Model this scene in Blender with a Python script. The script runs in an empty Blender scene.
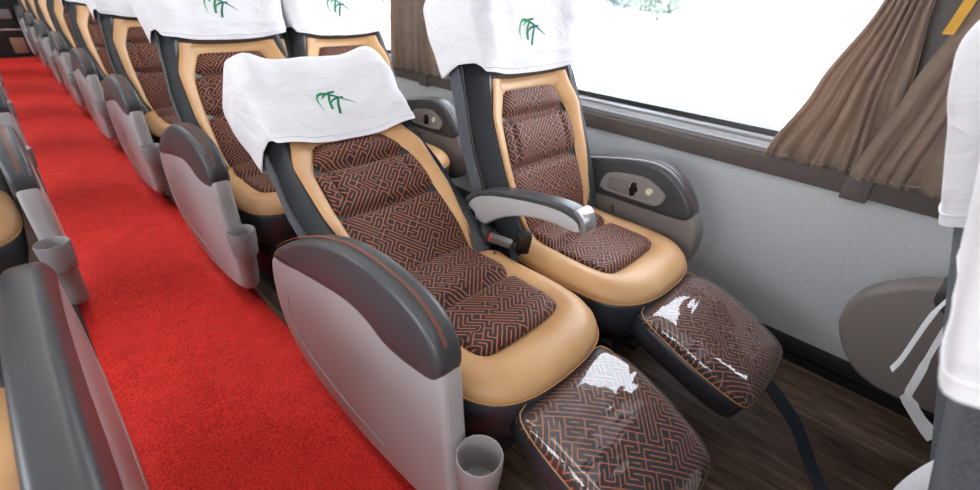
import bpy, bmesh, math, random
from math import sin, cos, pi, radians, exp
from mathutils import Vector, Matrix, noise

SC = bpy.context.scene
COL = SC.collection
random.seed(7)

# ------------------------------------------------------------------ materials
def lin(r, g, b):
    f = lambda c: ((c / 255 + 0.055) / 1.055) ** 2.4 if c / 255 > 0.04045 else c / 255 / 12.92
    return (f(r), f(g), f(b), 1)

class NT:
    def __init__(s, name):
        s.m = bpy.data.materials.new(name); s.m.use_nodes = True
        s.t = s.m.node_tree; s.b = s.t.nodes['Principled BSDF']; s.out = s.t.nodes['Material Output']
    def n(s, typ, **kw):
        nd = s.t.nodes.new(typ)
        for k, v in kw.items(): setattr(nd, k, v)
        return nd
    def l(s, a, b): s.t.links.new(a, b)
    def math(s, op, a, b=None, c=None):
        nd = s.n('ShaderNodeMath', operation=op)
        for i, v in enumerate((a, b, c)):
            if v is None: continue
            if isinstance(v, (int, float)): nd.inputs[i].default_value = v
            else: s.l(v, nd.inputs[i])
        return nd.outputs[0]
    def set(s, **kw):
        for k, v in kw.items(): s.b.inputs[k.replace('_', ' ')].default_value = v
    def noise(s, scale, detail=2, coord='Object', rough=0.5):
        tc = s.n('ShaderNodeTexCoord'); nz = s.n('ShaderNodeTexNoise')
        nz.inputs['Scale'].default_value = scale; nz.inputs['Detail'].default_value = detail
        nz.inputs['Roughness'].default_value = rough
        s.l(tc.outputs[coord], nz.inputs['Vector']); return nz.outputs['Fac']
    def bump(s, h, strength=0.3, dist=0.002, prev=None):
        bp = s.n('ShaderNodeBump'); bp.inputs['Strength'].default_value = strength; bp.inputs['Distance'].default_value = dist
        s.l(h, bp.inputs['Height'])
        if prev is not None: s.l(prev, bp.inputs['Normal'])
        s.l(bp.outputs[0], s.b.inputs['Normal']); return bp.outputs[0]
    def ramp(s, fac, stops):
        r = s.n('ShaderNodeValToRGB'); e = r.color_ramp.elements
        e[0].position, e[0].color = stops[0]; e[1].position, e[1].color = stops[-1]
        for p, c in stops[1:-1]:
            x = e.new(p); x.color = c
        s.l(fac, r.inputs[0]); return r.outputs[0]

def simple(name, col, rough=0.5, metal=0.0, nscale=None, nstr=0.15, ndist=0.001, spec=0.5, var=0.0):
    t = NT(name); t.set(Base_Color=col, Roughness=rough, Metallic=metal); t.b.inputs['Specular IOR Level'].default_value = spec
    if nscale:
        f = t.noise(nscale, 3)
        t.bump(f, nstr, ndist)
        if var:
            c2 = tuple(x * (1 - var) for x in col[:3]) + (1,)
            c3 = tuple(min(1, x * (1 + var)) for x in col[:3]) + (1,)
            t.l(t.ramp(f, [(0.3, c2), (0.7, c3)]), t.b.inputs['Base Color'])
    return t.m

def maze_material():
    """dark woven fabric with an orange labyrinth; cell grid in uv metres"""
    t = NT('maze_fabric')
    tc = t.n('ShaderNodeTexCoord'); sx = t.n('ShaderNodeSeparateXYZ'); t.l(tc.outputs['UV'], sx.inputs[0])
    a = 0.0150
    u = t.math('DIVIDE', sx.outputs[0], a); v = t.math('DIVIDE', sx.outputs[1], a)
    iu = t.math('FLOOR', u); iv = t.math('FLOOR', v)
    fu = t.math('FRACT', u); fv = t.math('FRACT', v)
    def wn(x, y, off):
        c = t.n('ShaderNodeCombineXYZ'); t.l(x, c.inputs[0]); t.l(y, c.inputs[1]); c.inputs[2].default_value = off
        w = t.n('ShaderNodeTexWhiteNoise', noise_dimensions='3D'); t.l(c.outputs[0], w.inputs['Vector']); return w.outputs['Value']
    # runs: blocks of cells leaning the same way, offset row by row, with some flips
    k = t.math('ADD', iu, t.math('MULTIPLY', t.math('FLOOR', t.math('DIVIDE', iv, 2.0)), 1.0))
    bu = t.math('FLOOR', t.math('DIVIDE', k, 4.0)); bv = t.math('FLOOR', t.math('DIVIDE', iv, 2.0))
    b1 = t.math('GREATER_THAN', wn(bu, bv, 0.5), 0.5)
    b2 = t.math('GREATER_THAN', wn(iu, iv, 3.5), 0.86)
    bit = t.math('ABSOLUTE', t.math('SUBTRACT', b1, b2))
    d1 = t.math('ABSOLUTE', t.math('SUBTRACT', fu, fv))
    d2 = t.math('ABSOLUTE', t.math('SUBTRACT', t.math('ADD', fu, fv), 1.0))
    d = t.math('ADD', t.math('MULTIPLY', d1, bit), t.math('MULTIPLY', d2, t.math('SUBTRACT', 1.0, bit)))
    # corners keep the bends closed
    mk = t.n('ShaderNodeMapRange', interpolation_type='SMOOTHSTEP')
    mk.inputs['From Min'].default_value = 0.17; mk.inputs['From Max'].default_value = 0.07
    mk.inputs['To Min'].default_value = 0; mk.inputs['To Max'].default_value = 1
    t.l(d, mk.inputs['Value'])
    mask = mk.outputs[0]
    mx = t.n('ShaderNodeMix', data_type='RGBA'); t.l(mask, mx.inputs['Factor'])
    mx.inputs['A'].default_value = (0.020, 0.015, 0.015, 1); mx.inputs['B'].default_value = (0.50, 0.14, 0.055, 1)
    t.l(mx.outputs['Result'], t.b.inputs['Base Color'])
    t.set(Roughness=0.62); t.b.inputs['Specular IOR Level'].default_value = 0.35
    t.b.inputs['Sheen Weight'].default_value = 0.12
    h = t.math('ADD', mask, t.math('MULTIPLY', t.noise(600, 2), 0.6))
    t.bump(h, 0.35, 0.0008)
    return t.m

def tan_leather():
    t = NT('tan_leather')
    tc = t.n('ShaderNodeTexCoord'); vo = t.n('ShaderNodeTexVoronoi'); vo.inputs['Scale'].default_value = 260; vo.inputs['Randomness'].default_value = 0.15
    t.l(tc.outputs['Object'], vo.inputs['Vector'])
    f = t.noise(6, 2)
    t.l(t.ramp(f, [(0.3, lin(196, 148, 100)), (0.7, lin(212, 166, 117))]), t.b.inputs['Base Color'])
    t.set(Roughness=0.42)
    n1 = t.bump(vo.outputs['Distance'], 0.12, 0.0006)
    return t.m

def carpet_mat():
    t = NT('red_carpet')
    f = t.noise(210, 3, rough=0.6); g = t.noise(14, 2)
    mx = t.math('ADD', t.math('MULTIPLY', f, 0.85), t.math('MULTIPLY', g, 0.15))
    t.l(t.ramp(mx, [(0.34, (0.34, 0.006, 0.005, 1)), (0.48, (0.72, 0.022, 0.015, 1)), (0.64, (0.90, 0.05, 0.03, 1))]), t.b.inputs['Base Color'])
    t.set(Roughness=0.75); t.b.inputs['Specular IOR Level'].default_value = 0.25
    t.bump(f, 0.8, 0.005)
    return t.m

def wood_mat():
    t = NT('wood_floor')
    tc = t.n('ShaderNodeTexCoord'); mp = t.n('ShaderNodeMapping'); mp.inputs['Scale'].default_value = (9, 1.1, 1)
    t.l(tc.outputs['Object'], mp.inputs['Vector'])
    nz = t.n('ShaderNodeTexNoise'); nz.inputs['Scale'].default_value = 5; nz.inputs['Detail'].default_value = 6; nz.inputs['Roughness'].default_value = 0.65
    t.l(mp.outputs[0], nz.inputs['Vector'])
    sx = t.n('ShaderNodeSeparateXYZ'); t.l(tc.outputs['Object'], sx.inputs[0])
    px = t.math('FRACT', t.math('DIVIDE', sx.outputs[0], 0.11))
    line = t.math('LESS_THAN', px, 0.025)
    wn = t.n('ShaderNodeTexWhiteNoise', noise_dimensions='1D'); t.l(t.math('FLOOR', t.math('DIVIDE', sx.outputs[0], 0.11)), wn.inputs['W'])
    f = t.math('ADD', nz.outputs['Fac'], t.math('MULTIPLY', t.math('SUBTRACT', wn.outputs['Value'], 0.5), 0.16))
    c = t.ramp(f, [(0.3, lin(48, 36, 29)), (0.5, lin(90, 69, 55)), (0.72, lin(130, 104, 84))])
    mx = t.n('ShaderNodeMix', data_type='RGBA'); t.l(line, mx.inputs['Factor']); t.l(c, mx.inputs['A']); mx.inputs['B'].default_value = (0.01, 0.007, 0.005, 1)
    t.l(mx.outputs['Result'], t.b.inputs['Base Color']); t.set(Roughness=0.42)
    t.bump(nz.outputs['Fac'], 0.15, 0.001)
    return t.m

def felt_mat():
    t = NT('grey_felt')
    f = t.noise(330, 3, rough=0.8)
    t.l(t.ramp(f, [(0.35, lin(40, 43, 48)), (0.65, lin(108, 113, 120))]), t.b.inputs['Base Color'])
    t.set(Roughness=0.95); t.bump(f, 0.5, 0.001); return t.m

def cloth_white():
    t = NT('white_cover_cloth')
    tc = t.n('ShaderNodeTexCoord'); mp = t.n('ShaderNodeMapping'); mp.inputs['Scale'].default_value = (1.0, 1.6, 2.6); mp.inputs['Rotation'].default_value = (0.3, 0.5, 0.2)
    t.l(tc.outputs['Object'], mp.inputs['Vector'])
    nz = t.n('ShaderNodeTexNoise'); nz.inputs['Scale'].default_value = 7; nz.inputs['Detail'].default_value = 3; nz.inputs['Distortion'].default_value = 0.8
    t.l(mp.outputs[0], nz.inputs['Vector'])
    t.set(Base_Color=(0.76, 0.75, 0.79, 1), Roughness=0.85); t.b.inputs['Sheen Weight'].default_value = 0.2
    b1 = t.n('ShaderNodeBump'); b1.inputs['Strength'].default_value = 0.55; b1.inputs['Distance'].default_value = 0.02
    t.l(nz.outputs['Fac'], b1.inputs['Height'])
    t.bump(t.noise(900, 1), 0.15, 0.0004, prev=b1.outputs[0])
    return t.m

def curtain_mat():
    t = NT('taupe_curtain')
    f = t.noise(14, 3)
    t.l(t.ramp(f, [(0.3, lin(134, 115, 102)), (0.7, lin(160, 139, 123))]), t.b.inputs['Base Color'])
    t.set(Roughness=0.7); t.b.inputs['Sheen Weight'].default_value = 0.3
    t.bump(t.noise(500, 1), 0.2, 0.0005)
    tr = t.n('ShaderNodeBsdfTranslucent'); tr.inputs[0].default_value = lin(205, 170, 148)
    mx = t.n('ShaderNodeMixShader'); mx.inputs[0].default_value = 0.22
    t.l(t.b.outputs[0], mx.inputs[1]); t.l(tr.outputs[0], mx.inputs[2]); t.l(mx.outputs[0], t.out.inputs[0])
    return t.m

def glass_mat(name='window_glass', tint=(1, 1, 1, 1), rough=0.0, bumpy=False, ior=1.45, haze=0.0):
    t = NT(name); t.t.nodes.remove(t.b)
    tr = t.n('ShaderNodeBsdfTransparent'); tr.inputs[0].default_value = tint
    gl = t.n('ShaderNodeBsdfGlossy'); gl.inputs['Roughness'].default_value = rough
    lw = t.n('ShaderNodeLayerWeight'); f0 = ((ior - 1) / (ior + 1)) ** 2
    frv = t.math('MULTIPLY_ADD', t.math('POWER', lw.outputs['Facing'], 5.0), 1 - f0, f0)
    mx = t.n('ShaderNodeMixShader'); t.l(frv, mx.inputs[0]); t.l(tr.outputs[0], mx.inputs[1]); t.l(gl.outputs[0], mx.inputs[2])
    if bumpy:
        tc = t.n('ShaderNodeTexCoord'); mpp = t.n('ShaderNodeMapping'); mpp.inputs['Rotation'].default_value = (0, 0, .7); mpp.inputs['Scale'].default_value = (.55, 2.4, 1)
        t.l(tc.outputs['Object'], mpp.inputs['Vector'])
        def nzz(sc):
            q = t.n('ShaderNodeTexNoise'); q.inputs['Scale'].default_value = sc; q.inputs['Detail'].default_value = 1.5; q.inputs['Distortion'].default_value = .4
            t.l(mpp.outputs[0], q.inputs['Vector']); return q.outputs['Fac']
        f = nzz(5); g = nzz(14)
        b = t.n('ShaderNodeBump'); b.inputs['Strength'].default_value = 0.55; b.inputs['Distance'].default_value = 0.015
        t.l(t.math('ADD', f, t.math('MULTIPLY', g, 0.30)), b.inputs['Height']); t.l(b.outputs[0], gl.inputs['Normal']); t.l(b.outputs[0], lw.inputs['Normal'])
    if haze:
        df = t.n('ShaderNodeBsdfDiffuse'); df.inputs[0].default_value = (0.8, 0.8, 0.85, 1)
        m2 = t.n('ShaderNodeMixShader'); m2.inputs[0].default_value = haze
        t.l(mx.outputs[0], m2.inputs[1]); t.l(df.outputs[0], m2.inputs[2]); t.l(m2.outputs[0], t.out.inputs[0])
    else: t.l(mx.outputs[0], t.out.inputs[0])
    return t.m

def logo_mat():
    t = NT('logo_green'); tc = t.n('ShaderNodeTexCoord'); sx = t.n('ShaderNodeSeparateXYZ'); t.l(tc.outputs['UV'], sx.inputs[0])
    t.l(t.ramp(sx.outputs[0], [(0.0, lin(30, 160, 95)), (0.5, lin(25, 110, 85)), (1.0, lin(20, 95, 78))]), t.b.inputs['Base Color'])
    t.set(Roughness=0.8); return t.m

M = dict(
    maze=maze_material(), tan=tan_leather(), carpet=carpet_mat(), wood=wood_mat(), felt=felt_mat(), cloth=cloth_white(),
    curtain=curtain_mat(), glass=glass_mat(), film=glass_mat('clear_plastic_film', (0.97, 0.97, 0.98, 1), 0.06, True, 2.1, 0.02), logo=logo_mat(),
    leather=simple('black_leather', lin(50, 53, 58), 0.36, nscale=180, nstr=0.2, ndist=0.0006),
    armleather=simple('charcoal_arm_leather', lin(66, 67, 70), 0.36, nscale=220, nstr=0.2, ndist=0.0006),
    plastic=simple('light_grey_plastic', lin(178, 174, 174), 0.33, nscale=400, nstr=0.04, ndist=0.0004),
    cup=simple('mid_grey_plastic', lin(146, 140, 139), 0.42, nscale=300, nstr=0.05),
    taupe=simple('taupe_plastic', lin(128, 119, 116), 0.45, nscale=300, nstr=0.05),
    trim=simple('dark_taupe_trim', lin(98, 89, 86), 0.5, nscale=200, nstr=0.05),
    black=simple('black_plastic', lin(20, 20, 22), 0.4, nscale=200, nstr=0.05),
    under=simple('dark_underside', lin(24, 24, 27), 0.6, nscale=100, nstr=0.1),
    steel=simple('brushed_steel', lin(200, 200, 205), 0.3, 0.9, nscale=60, nstr=0.05),
    alu=simple('satin_aluminium', lin(205, 207, 214), 0.35, 0.55, nscale=60, nstr=0.03),
    thread=simple('tan_thread', lin(206, 150, 96), 0.7, nscale=500, nstr=0.3),
    othread=simple('orange_piping', lin(150, 84, 48), 0.6, nscale=500, nstr=0.3),
    wall=simple('pale_grey_wall', lin(200, 202, 204), 0.8, nscale=160, nstr=0.12, ndist=0.001, var=0.06),
    ceil=simple('cream_ceiling', lin(225, 223, 218), 0.8, nscale=50, nstr=0.05),
    red=simple('red_button', lin(230, 40, 25), 0.35, nscale=50, nstr=0.02),
    cream=simple('cream_button', lin(226, 228, 205), 0.4, nscale=50, nstr=0.02),
    orange=simple('mustard_band', lin(214, 160, 50), 0.6, nscale=100, nstr=0.1),
    strap=simple('dark_blue_webbing', lin(38, 46, 56), 0.7, nscale=300, nstr=0.3),
    wstrap=simple('white_plastic_strip', lin(225, 226, 228), 0.45, nscale=40, nstr=0.4, ndist=0.004),
    brown=simple('brown_suede', lin(84, 62, 50), 0.7, nscale=200, nstr=0.1),
    rear=simple('dark_brown_panel', lin(30, 22, 20), 0.6, nscale=30, nstr=0.1),
    rpanel=simple('dusty_pink_panel', lin(150, 105, 88), 0.6, nscale=30, nstr=0.1, var=0.1),
    pave=simple('sunlit_concrete', lin(225, 224, 220), 0.9, nscale=3, nstr=0.1, var=0.03),
    leaf=simple('bright_leaves', lin(128, 142, 130), 0.7, nscale=6, nstr=0.2, var=0.10),
    leaf2=simple('blue_green_leaves', lin(130, 142, 143), 0.7, nscale=6, nstr=0.2, var=0.10),
    bark=simple('pale_bark', lin(150, 135, 120), 0.9, nscale=10, nstr=0.4),
    shut=simple('pale_grey_facade', lin(210, 215, 220), 0.8, nscale=4, nstr=0.1, var=0.04),
    winbl=simple('facade_window', lin(118, 128, 130), 0.8, nscale=4, nstr=0.02),
)

# ------------------------------------------------------------------ mesh helpers
def obj(name, bm, mat, parent=None, smooth=True, recalc=True, angle=None):
    if recalc: bmesh.ops.recalc_face_normals(bm, faces=bm.faces)
    me = bpy.data.meshes.new(name); bm.to_mesh(me); bm.free()
    me.materials.append(M[mat] if isinstance(mat, str) else mat)
    if smooth: me.polygons.foreach_set('use_smooth', [True] * len(me.polygons))
    if angle is not None:
        try: me.set_sharp_from_angle(angle=radians(angle))
        except Exception: pass
    o = bpy.data.objects.new(name, me); COL.objects.link(o)
    if parent is not None: o.parent = parent
    return o
def thing(name, label=None, cat=None, loc=(0, 0, 0), group=None):
    o = bpy.data.objects.new(name, None); COL.objects.link(o); o.location = loc; o.empty_display_size = 0.05
    return tag(o, label, cat, group)
def tag(o, label=None, cat=None, group=None, kind=None):
    if label: o['label'] = label
    if cat: o['category'] = cat
    if group: o['group'] = group
    if kind: o['kind'] = kind
    return o

def box(bm, x0, x1, y0, y1, z0, z1, bev=0.0, seg=2):
    r = bmesh.ops.create_cube(bm, size=1)
    for v in r['verts']:
        v.co = Vector((x0 + (v.co.x + .5) * (x1 - x0), y0 + (v.co.y + .5) * (y1 - y0), z0 + (v.co.z + .5) * (z1 - z0)))
    if bev:
        es = list({e for v in r['verts'] for e in v.link_edges})
        bmesh.ops.bevel(bm, geom=es, offset=bev, segments=seg, profile=0.6, affect='EDGES')
    return bm

def tube(bm, pts, r, seg=8, cap=True):
    """tube along a list of Vectors"""
    pts = [Vector(p) for p in pts]; rings = []
    up = Vector((0, 0, 1))
    for i, p in enumerate(pts):
        d = (pts[min(i + 1, len(pts) - 1)] - pts[max(i - 1, 0)])
        d = d.normalized() if d.length > 1e-9 else Vector((0, 0, 1))
        a = d.cross(up)
        if a.length < 1e-3: a = d.cross(Vector((1, 0, 0)))
        a.normalize(); b = d.cross(a)
        rr = r[i] if isinstance(r, (list, tuple)) else r
        rings.append([bm.verts.new(p + (a * cos(2 * pi * k / seg) + b * sin(2 * pi * k / seg)) * rr) for k in range(seg)])
    for A, B in zip(rings, rings[1:]):
        for k in range(seg):
            bm.faces.new((A[k], A[(k + 1) % seg], B[(k + 1) % seg], B[k]))
    if cap:
        bm.faces.new(rings[0]); bm.faces.new(rings[-1][::-1])
    return bm

def loft(bm, rings, closed=True, cap0=True, cap1=True):
    R = [[bm.verts.new(p) for p in r] for r in rings]
    n = len(R[0])
    for A, B in zip(R, R[1:]):
        for k in range(n if closed else n - 1):
            bm.faces.new((A[k], A[(k + 1) % n], B[(k + 1) % n], B[k]))
    if cap0 and closed: bm.faces.new(R[0])
    if cap1 and closed: bm.faces.new(R[-1][::-1])
    return R

def grid(bm, f, us, vs, uvf=None):
    """surface f(u,v)->Vector over lists; optional uv"""
    V = [[bm.verts.new(f(u, v)) for u in us] for v in vs]
    lay = bm.loops.layers.uv.verify() if uvf else None
    for j in range(len(vs) - 1):
        for i in range(len(us) - 1):
            fc = bm.faces.new((V[j][i], V[j][i + 1], V[j + 1][i + 1], V[j + 1][i]))
            if uvf:
                for lp, (a, b) in zip(fc.loops, ((i, j), (i + 1, j), (i + 1, j + 1), (i, j + 1))):
                    lp[lay].uv = uvf(us[a], vs[b])
    return V

def chaikin(pts, n=2, closed=True):
    for _ in range(n):
        q = []
        m = len(pts)
        rng = range(m) if closed else range(m - 1)
        if not closed: q.append(pts[0])
        for i in rng:
            a, b = Vector(pts[i]), Vector(pts[(i + 1) % m])
            q += [a * .75 + b * .25, a * .25 + b * .75]
        if not closed: q.append(pts[-1])
        pts = q
    return [tuple(p) for p in pts]

def resample(pts, n, closed=True):
    P = [Vector(p) for p in pts]
    if closed: P.append(P[0])
    L = [0]
    for a, b in zip(P, P[1:]): L.append(L[-1] + (b - a).length)
    out = []
    for i in range(n):
        t = L[-1] * i / (n if closed else n - 1); k = 0
        while k < len(L) - 2 and L[k + 1] < t: k += 1
        d = L[k + 1] - L[k]; out.append(P[k].lerp(P[k + 1], (t - L[k]) / d if d > 0 else 0))
    return out

def inset(pts, d):
    """offset a closed 2-D outline inwards (counter-clockwise or not)"""
    P = [Vector(p[:2]) for p in pts]; n = len(P)
    area = sum(P[i].x * P[(i + 1) % n].y - P[(i + 1) % n].x * P[i].y for i in range(n))
    s = 1 if area > 0 else -1
    out = []
    for i in range(n):
        t = (P[(i + 1) % n] - P[i - 1])
        if t.length < 1e-9: out.append(P[i]); continue
        t.normalize(); out.append(P[i] + Vector((-t.y, t.x)) * d * s)
    return out

def slab(bm, prof, x0, x1, r=0.012, seg=4):
    """profile in (y,z) extruded from x0 to x1 with rounded rims of radius r"""
    rings = []; sgn = 1 if x1 > x0 else -1
    st = [(r * (1 - sin(pi / 2 * k / seg)), r * (1 - cos(pi / 2 * k / seg))) for k in range(seg + 1)]
    for ins, off in st: rings.append([(x0 + sgn * off, p.x, p.y) for p in inset(prof, ins)])
    for ins, off in reversed(st): rings.append([(x1 - sgn * off, p.x, p.y) for p in inset(prof, ins)])
    loft(bm, rings)
    return bm

def lerp_tab(tab, s):
    if s <= tab[0][0]: return tab[0][1]
    for (a, va), (b, vb) in zip(tab, tab[1:]):
        if s <= b:
            t = (s - a) / (b - a); t = t * t * (3 - 2 * t) * 0.5 + t * 0.5
            return va + (vb - va) * t
    return tab[-1][1]
def gs(x, c, w): return exp(-((x - c) / w) ** 2)
def lsp(a, b, n): return [a + (b - a) * i / (n - 1) for i in range(n)]

# ------------------------------------------------------------------ seat model (local frame: seat centre x=0, faces -y, floor z=0)
W1 = [(0.0, .150), (.12, .166), (.26, .172), (.40, .166), (.495, .122)]            # maze fabric half width
W2 = [(0.02, .170), (.10, .192), (.26, .216), (.42, .218), (.52, .186), (.58, .165)]   # tan leather outer half width
W3 = [(0.0, .225), (.15, .244), (.35, .250), (.50, .234), (.58, .222), (.66, .228), (.80, .215)]  # outer half width

class Back:
    def __init__(s, theta, py=.55, pz=.40):
        s.t = radians(theta); s.py = py; s.pz = pz
    def P(s, u, v, n):
        return Vector((u, s.py + v * sin(s.t) - n * cos(s.t), s.pz + v * cos(s.t) + n * sin(s.t)))

def bn(u, s):
    """front surface height of the backrest"""
    a = abs(u); w1 = lerp_tab(W1, s); w2 = lerp_tab(W2, s); w3 = lerp_tab(W3, s)
    peak = (w2 + w3) / 2
    if a <= peak:
        n = 0.055 * (a / peak) ** 2.2
    else:
        q = min(1, (a - peak) / (w3 - peak)); n = 0.055 - 0.11 * (1 - math.sqrt(max(0, 1 - q * q * 0.96)))
    return n

def insert_n(u, s):
    w1 = lerp_tab(W1, s); q = min(1, abs(u) / w1)
    n = bn(u, s) + 0.014 * (1 - q ** 6)
    n += 0.010 * (1 - q ** 2)
    n -= 0.022 * gs(s, .415, .013) + 0.022 * gs(s, .255, .013)      # transverse seams
    mid = 1 / (1 + exp(-(s - .265) / .006)) * 1 / (1 + exp((s - .405) / .006))
    n -= 0.012 * gs(abs(u), .125, .006) * mid
    n += 0.010 * gs(s, .335, .06) * mid + 0.008 * gs(s, .46, .03) + .006 * gs(s, .14, .08)
    return n

def make_backrest(root, B, felt_full=False):
    # black leather body: bolsters, head pillow core
    bm = bmesh.new(); rings = []
    for s in [-.02, 0, .04, .1, .18, .26, .34, .42, .48, .52, .56, .60, .66, .72, .78, .795, .802]:
        w3 = lerp_tab(W3, s); sh = 0.0
        
        clos = 1.0
        if s > .74: clos = math.sqrt(max(0.05, 1 - ((s - .74) / .063) ** 2))
        ring = []
        for q in lsp(-1, 1, 25):
            u = w3 * q
            n = bn(u, min(s, .80))
            if abs(q) < lerp_tab(W2, s) / w3 and s < .56: n -= 0.006
            ring.append(B.P(u, s, (n + sh) * clos - 0.01 * (1 - clos)))
        # side and back
        for q, nn in ((1.0, -.030), (.985, -.045), (.6, -.05), (0, -.05), (-.6, -.05), (-.985, -.045), (-1.0, -.030)):
            ring.append(B.P(w3 * q, s, nn * clos if s > .74 else nn))
        rings.append(ring)
    loft(bm, rings)
    back = obj('backrest', bm, 'leather', root)
    # fabric insert
    bm = bmesh.new()
    ss = lsp(0.0, .497, 60); qs = lsp(-1, 1, 33)
    def f(q, s):
        w1 = lerp_tab(W1, s); u = q * w1
        return B.P(u, s, insert_n(u, s) + .001)
    grid(bm, f, qs, ss, lambda q, s: (q * lerp_tab(W1, s) + 5, s + 5))
    obj('fabric_insert', bm, 'maze', back, recalc=False)
    # tan frame: two bands and a top bar
    for sg in (-1, 1):
        bm = bmesh.new()
        def f(q, s, sg=sg):
            a = lerp_tab(W1, s); b = lerp_tab(W2, s)
            if s < .10: b = a + (b - a) * max(0.15, s / .10)
            u = a + (b - a) * q
            n = bn(u, s) + 0.010 * math.sqrt(max(0, 1 - (2 * q - 1) ** 2)) + .001
            return B.P(sg * u, s, n)
        grid(bm, f, lsp(0, 1, 9), lsp(.01, .535, 42))
        obj('side_trim', bm, 'tan', back)
    bm = bmesh.new()
    def f(q, s):
        w = lerp_tab(W1, .5) + .022; u = q * w
        return B.P(u, s, bn(u, s) + .004 + .008 * sin(pi * min(1, max(0, (s - .488) / .05))))
    grid(bm, f, lsp(-1, 1, 25), lsp(.490, .535, 8))
    obj('top_trim', bm, 'tan', back)
    bm = bmesh.new()
    def f(q, s):
        w = lerp_tab(W2, s) * .98; u = q * w
        return B.P(u, s, bn(u, s) + .002)
    grid(bm, f, lsp(-1, 1, 15), lsp(.533, .60, 5))
    obj('neck_panel', bm, 'brown', back)
    for sg in (-1, 1):
        bm = bmesh.new(); pts = []
        for s in lsp(.06, .53, 40):
            u = lerp_tab(W2, s) - 0.003
            pts.append(B.P(sg * u, s, bn(u, s) + .003))
        tube(bm, pts, 0.0013, 5)
        obj('stitching', bm, 'thread', back)
    # rear shell in grey felt
    bm = bmesh.new(); rings = []
    for s in [-.10, -.05, .05, .2, .35, .5, .62, .70, .75, .78, .80]:
        w = lerp_tab(W3, s) + .003
        t = 1 if s < .66 else math.sqrt(max(.02, 1 - ((s - .66) / .142) ** 2))
        th = .072 * t
        ring = []
        for q in lsp(-1, 1, 13): ring.append(B.P(w * q, s, -.036))
        for q in lsp(1, -1, 13): ring.append(B.P(w * q * (.985), s, -.038 - th * (1 - (abs(q)) ** 10 * .25)))
        rings.append(ring)
    loft(bm, rings)
    obj('rear_shell', bm, 'felt', back, angle=50)
    for sg in (-1, 1):
        bm = bmesh.new()
        tube(bm, [B.P(sg * (lerp_tab(W3, s) - .001), s, -.030) for s in lsp(-.03, .70, 24)], .006, 6)
        obj('side_piping', bm, 'black', back)
    return back

# cushion ------------------------------------------------------------
CO = [(-.225, .60), (-.235, .45), (-.240, .30), (-.225, .19), (-.17, .125), (-.08, .098), (.08, .098), (.17, .125), (.225, .19), (.240, .30), (.235, .45), (.225, .60)]
def make_cushion(root):
    out = resample(chaikin(CO, 2), 96)
    ctr = Vector((0, .36))
    def ring(k, z, dz_front=0.0):
        # k scales outline towards the centre line
        return [Vector((p.x - math.copysign(min(abs(p.x), k), p.x) if abs(p.x) > .14 else p.x * (1 - k * 1.5), p.y + k * max(0, min(1, (.25 - p.y) / .08)), z)) for p in out]
    ins = lambda d: inset(out, d)
    # base black skirt
    bm = bmesh.new()
    prof = [(.055, .235), (.03, .25), (.012, .30), (.004, .345), (.002, .375), (.006, .395)]
    loft(bm, [[(p.x, p.y, z) for p in ins(d)] for d, z in prof])
    base = obj('cushion_base', bm, 'leather', root)
    # tan bolster: rounded roll over the rim, dipping to the insert
    bm = bmesh.new()
    prof = [(.004, .385), (.000, .400), (.006, .418), (.018, .434), (.036, .444), (.056, .446), (.074, .440), (.088, .430), (.10, .42)]
    rings = []
    for d, z in prof:
        r = []
        for p in ins(d):
            extra = 0
            if p.y < .28: # wider roll at the front lip
                w = min(1, (.28 - p.y) / .14); extra = w * d * .55
            y = p.y + extra
            r.append((p.x, y, z + .010 * gs(p.y, .56, .06)))
        rings.append(r)
    loft(bm, rings, cap0=False, cap1=True)
    cush = obj('seat_cushion', bm, 'tan', root)
    base.parent = cush
    # insert
    bm = bmesh.new()
    def wi(y):
        return lerp_tab([(.235, .150), (.30, .158), (.45, .160), (.60, .155)], y)
    def f(q, y):
        u = q * wi(y)
        e = min(1, (1 - abs(q)) / .10) ; e = math.sqrt(1 - (1 - e) ** 2)
        ef = min(1, max(0, (y - .232) / .03)); ef = math.sqrt(1 - (1 - ef) ** 2)
        z = .418 + .024 * min(e, 1) * ef + .006 * (1 - q * q)
        z -= .020 * gs(y, .43, .012)
        z += .016 * (1 / (1 + exp(-(y - .445) / .01))) * e
        return Vector((u, y + .012 * (q * q) * (1 if y < .3 else 0), z))
    grid(bm, f, lsp(-1, 1, 37), lsp(.232, .60, 52), lambda q, y: (q * wi(y) + 8.03, y + 8))
    obj('fabric_insert', bm, 'maze', cush)
    bm = bmesh.new()
    for d, z, mt in ((-.0008, .394, 0),):
        pts = [(p.x, p.y, z) for p in ins(d)]
        pts = [p for p in pts if p[1] < .55]
        # order from left rear round the front to right rear
        k = max(range(len(pts)), key=lambda i: (Vector(pts[i]) - Vector(pts[i - 1])).length)
        pts = pts[k:] + pts[:k]
        tube(bm, pts, .0017, 5)
    obj('stitching', bm, 'thread', cush)
    return cush

def make_pedestal(root, front=True):
    bm = bmesh.new()
    box(bm, -.19, .19, .16, .56, .17, .24, .01)
    for x in (-.15, .15):
        box(bm, x - .025, x + .025, .25, .50, .012, .18, .006)
        box(bm, x - .035, x + .035, .20, .56, .0005, .016, .004)
    p = obj('pedestal', bm, 'under', root, angle=40)
    return p

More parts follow.
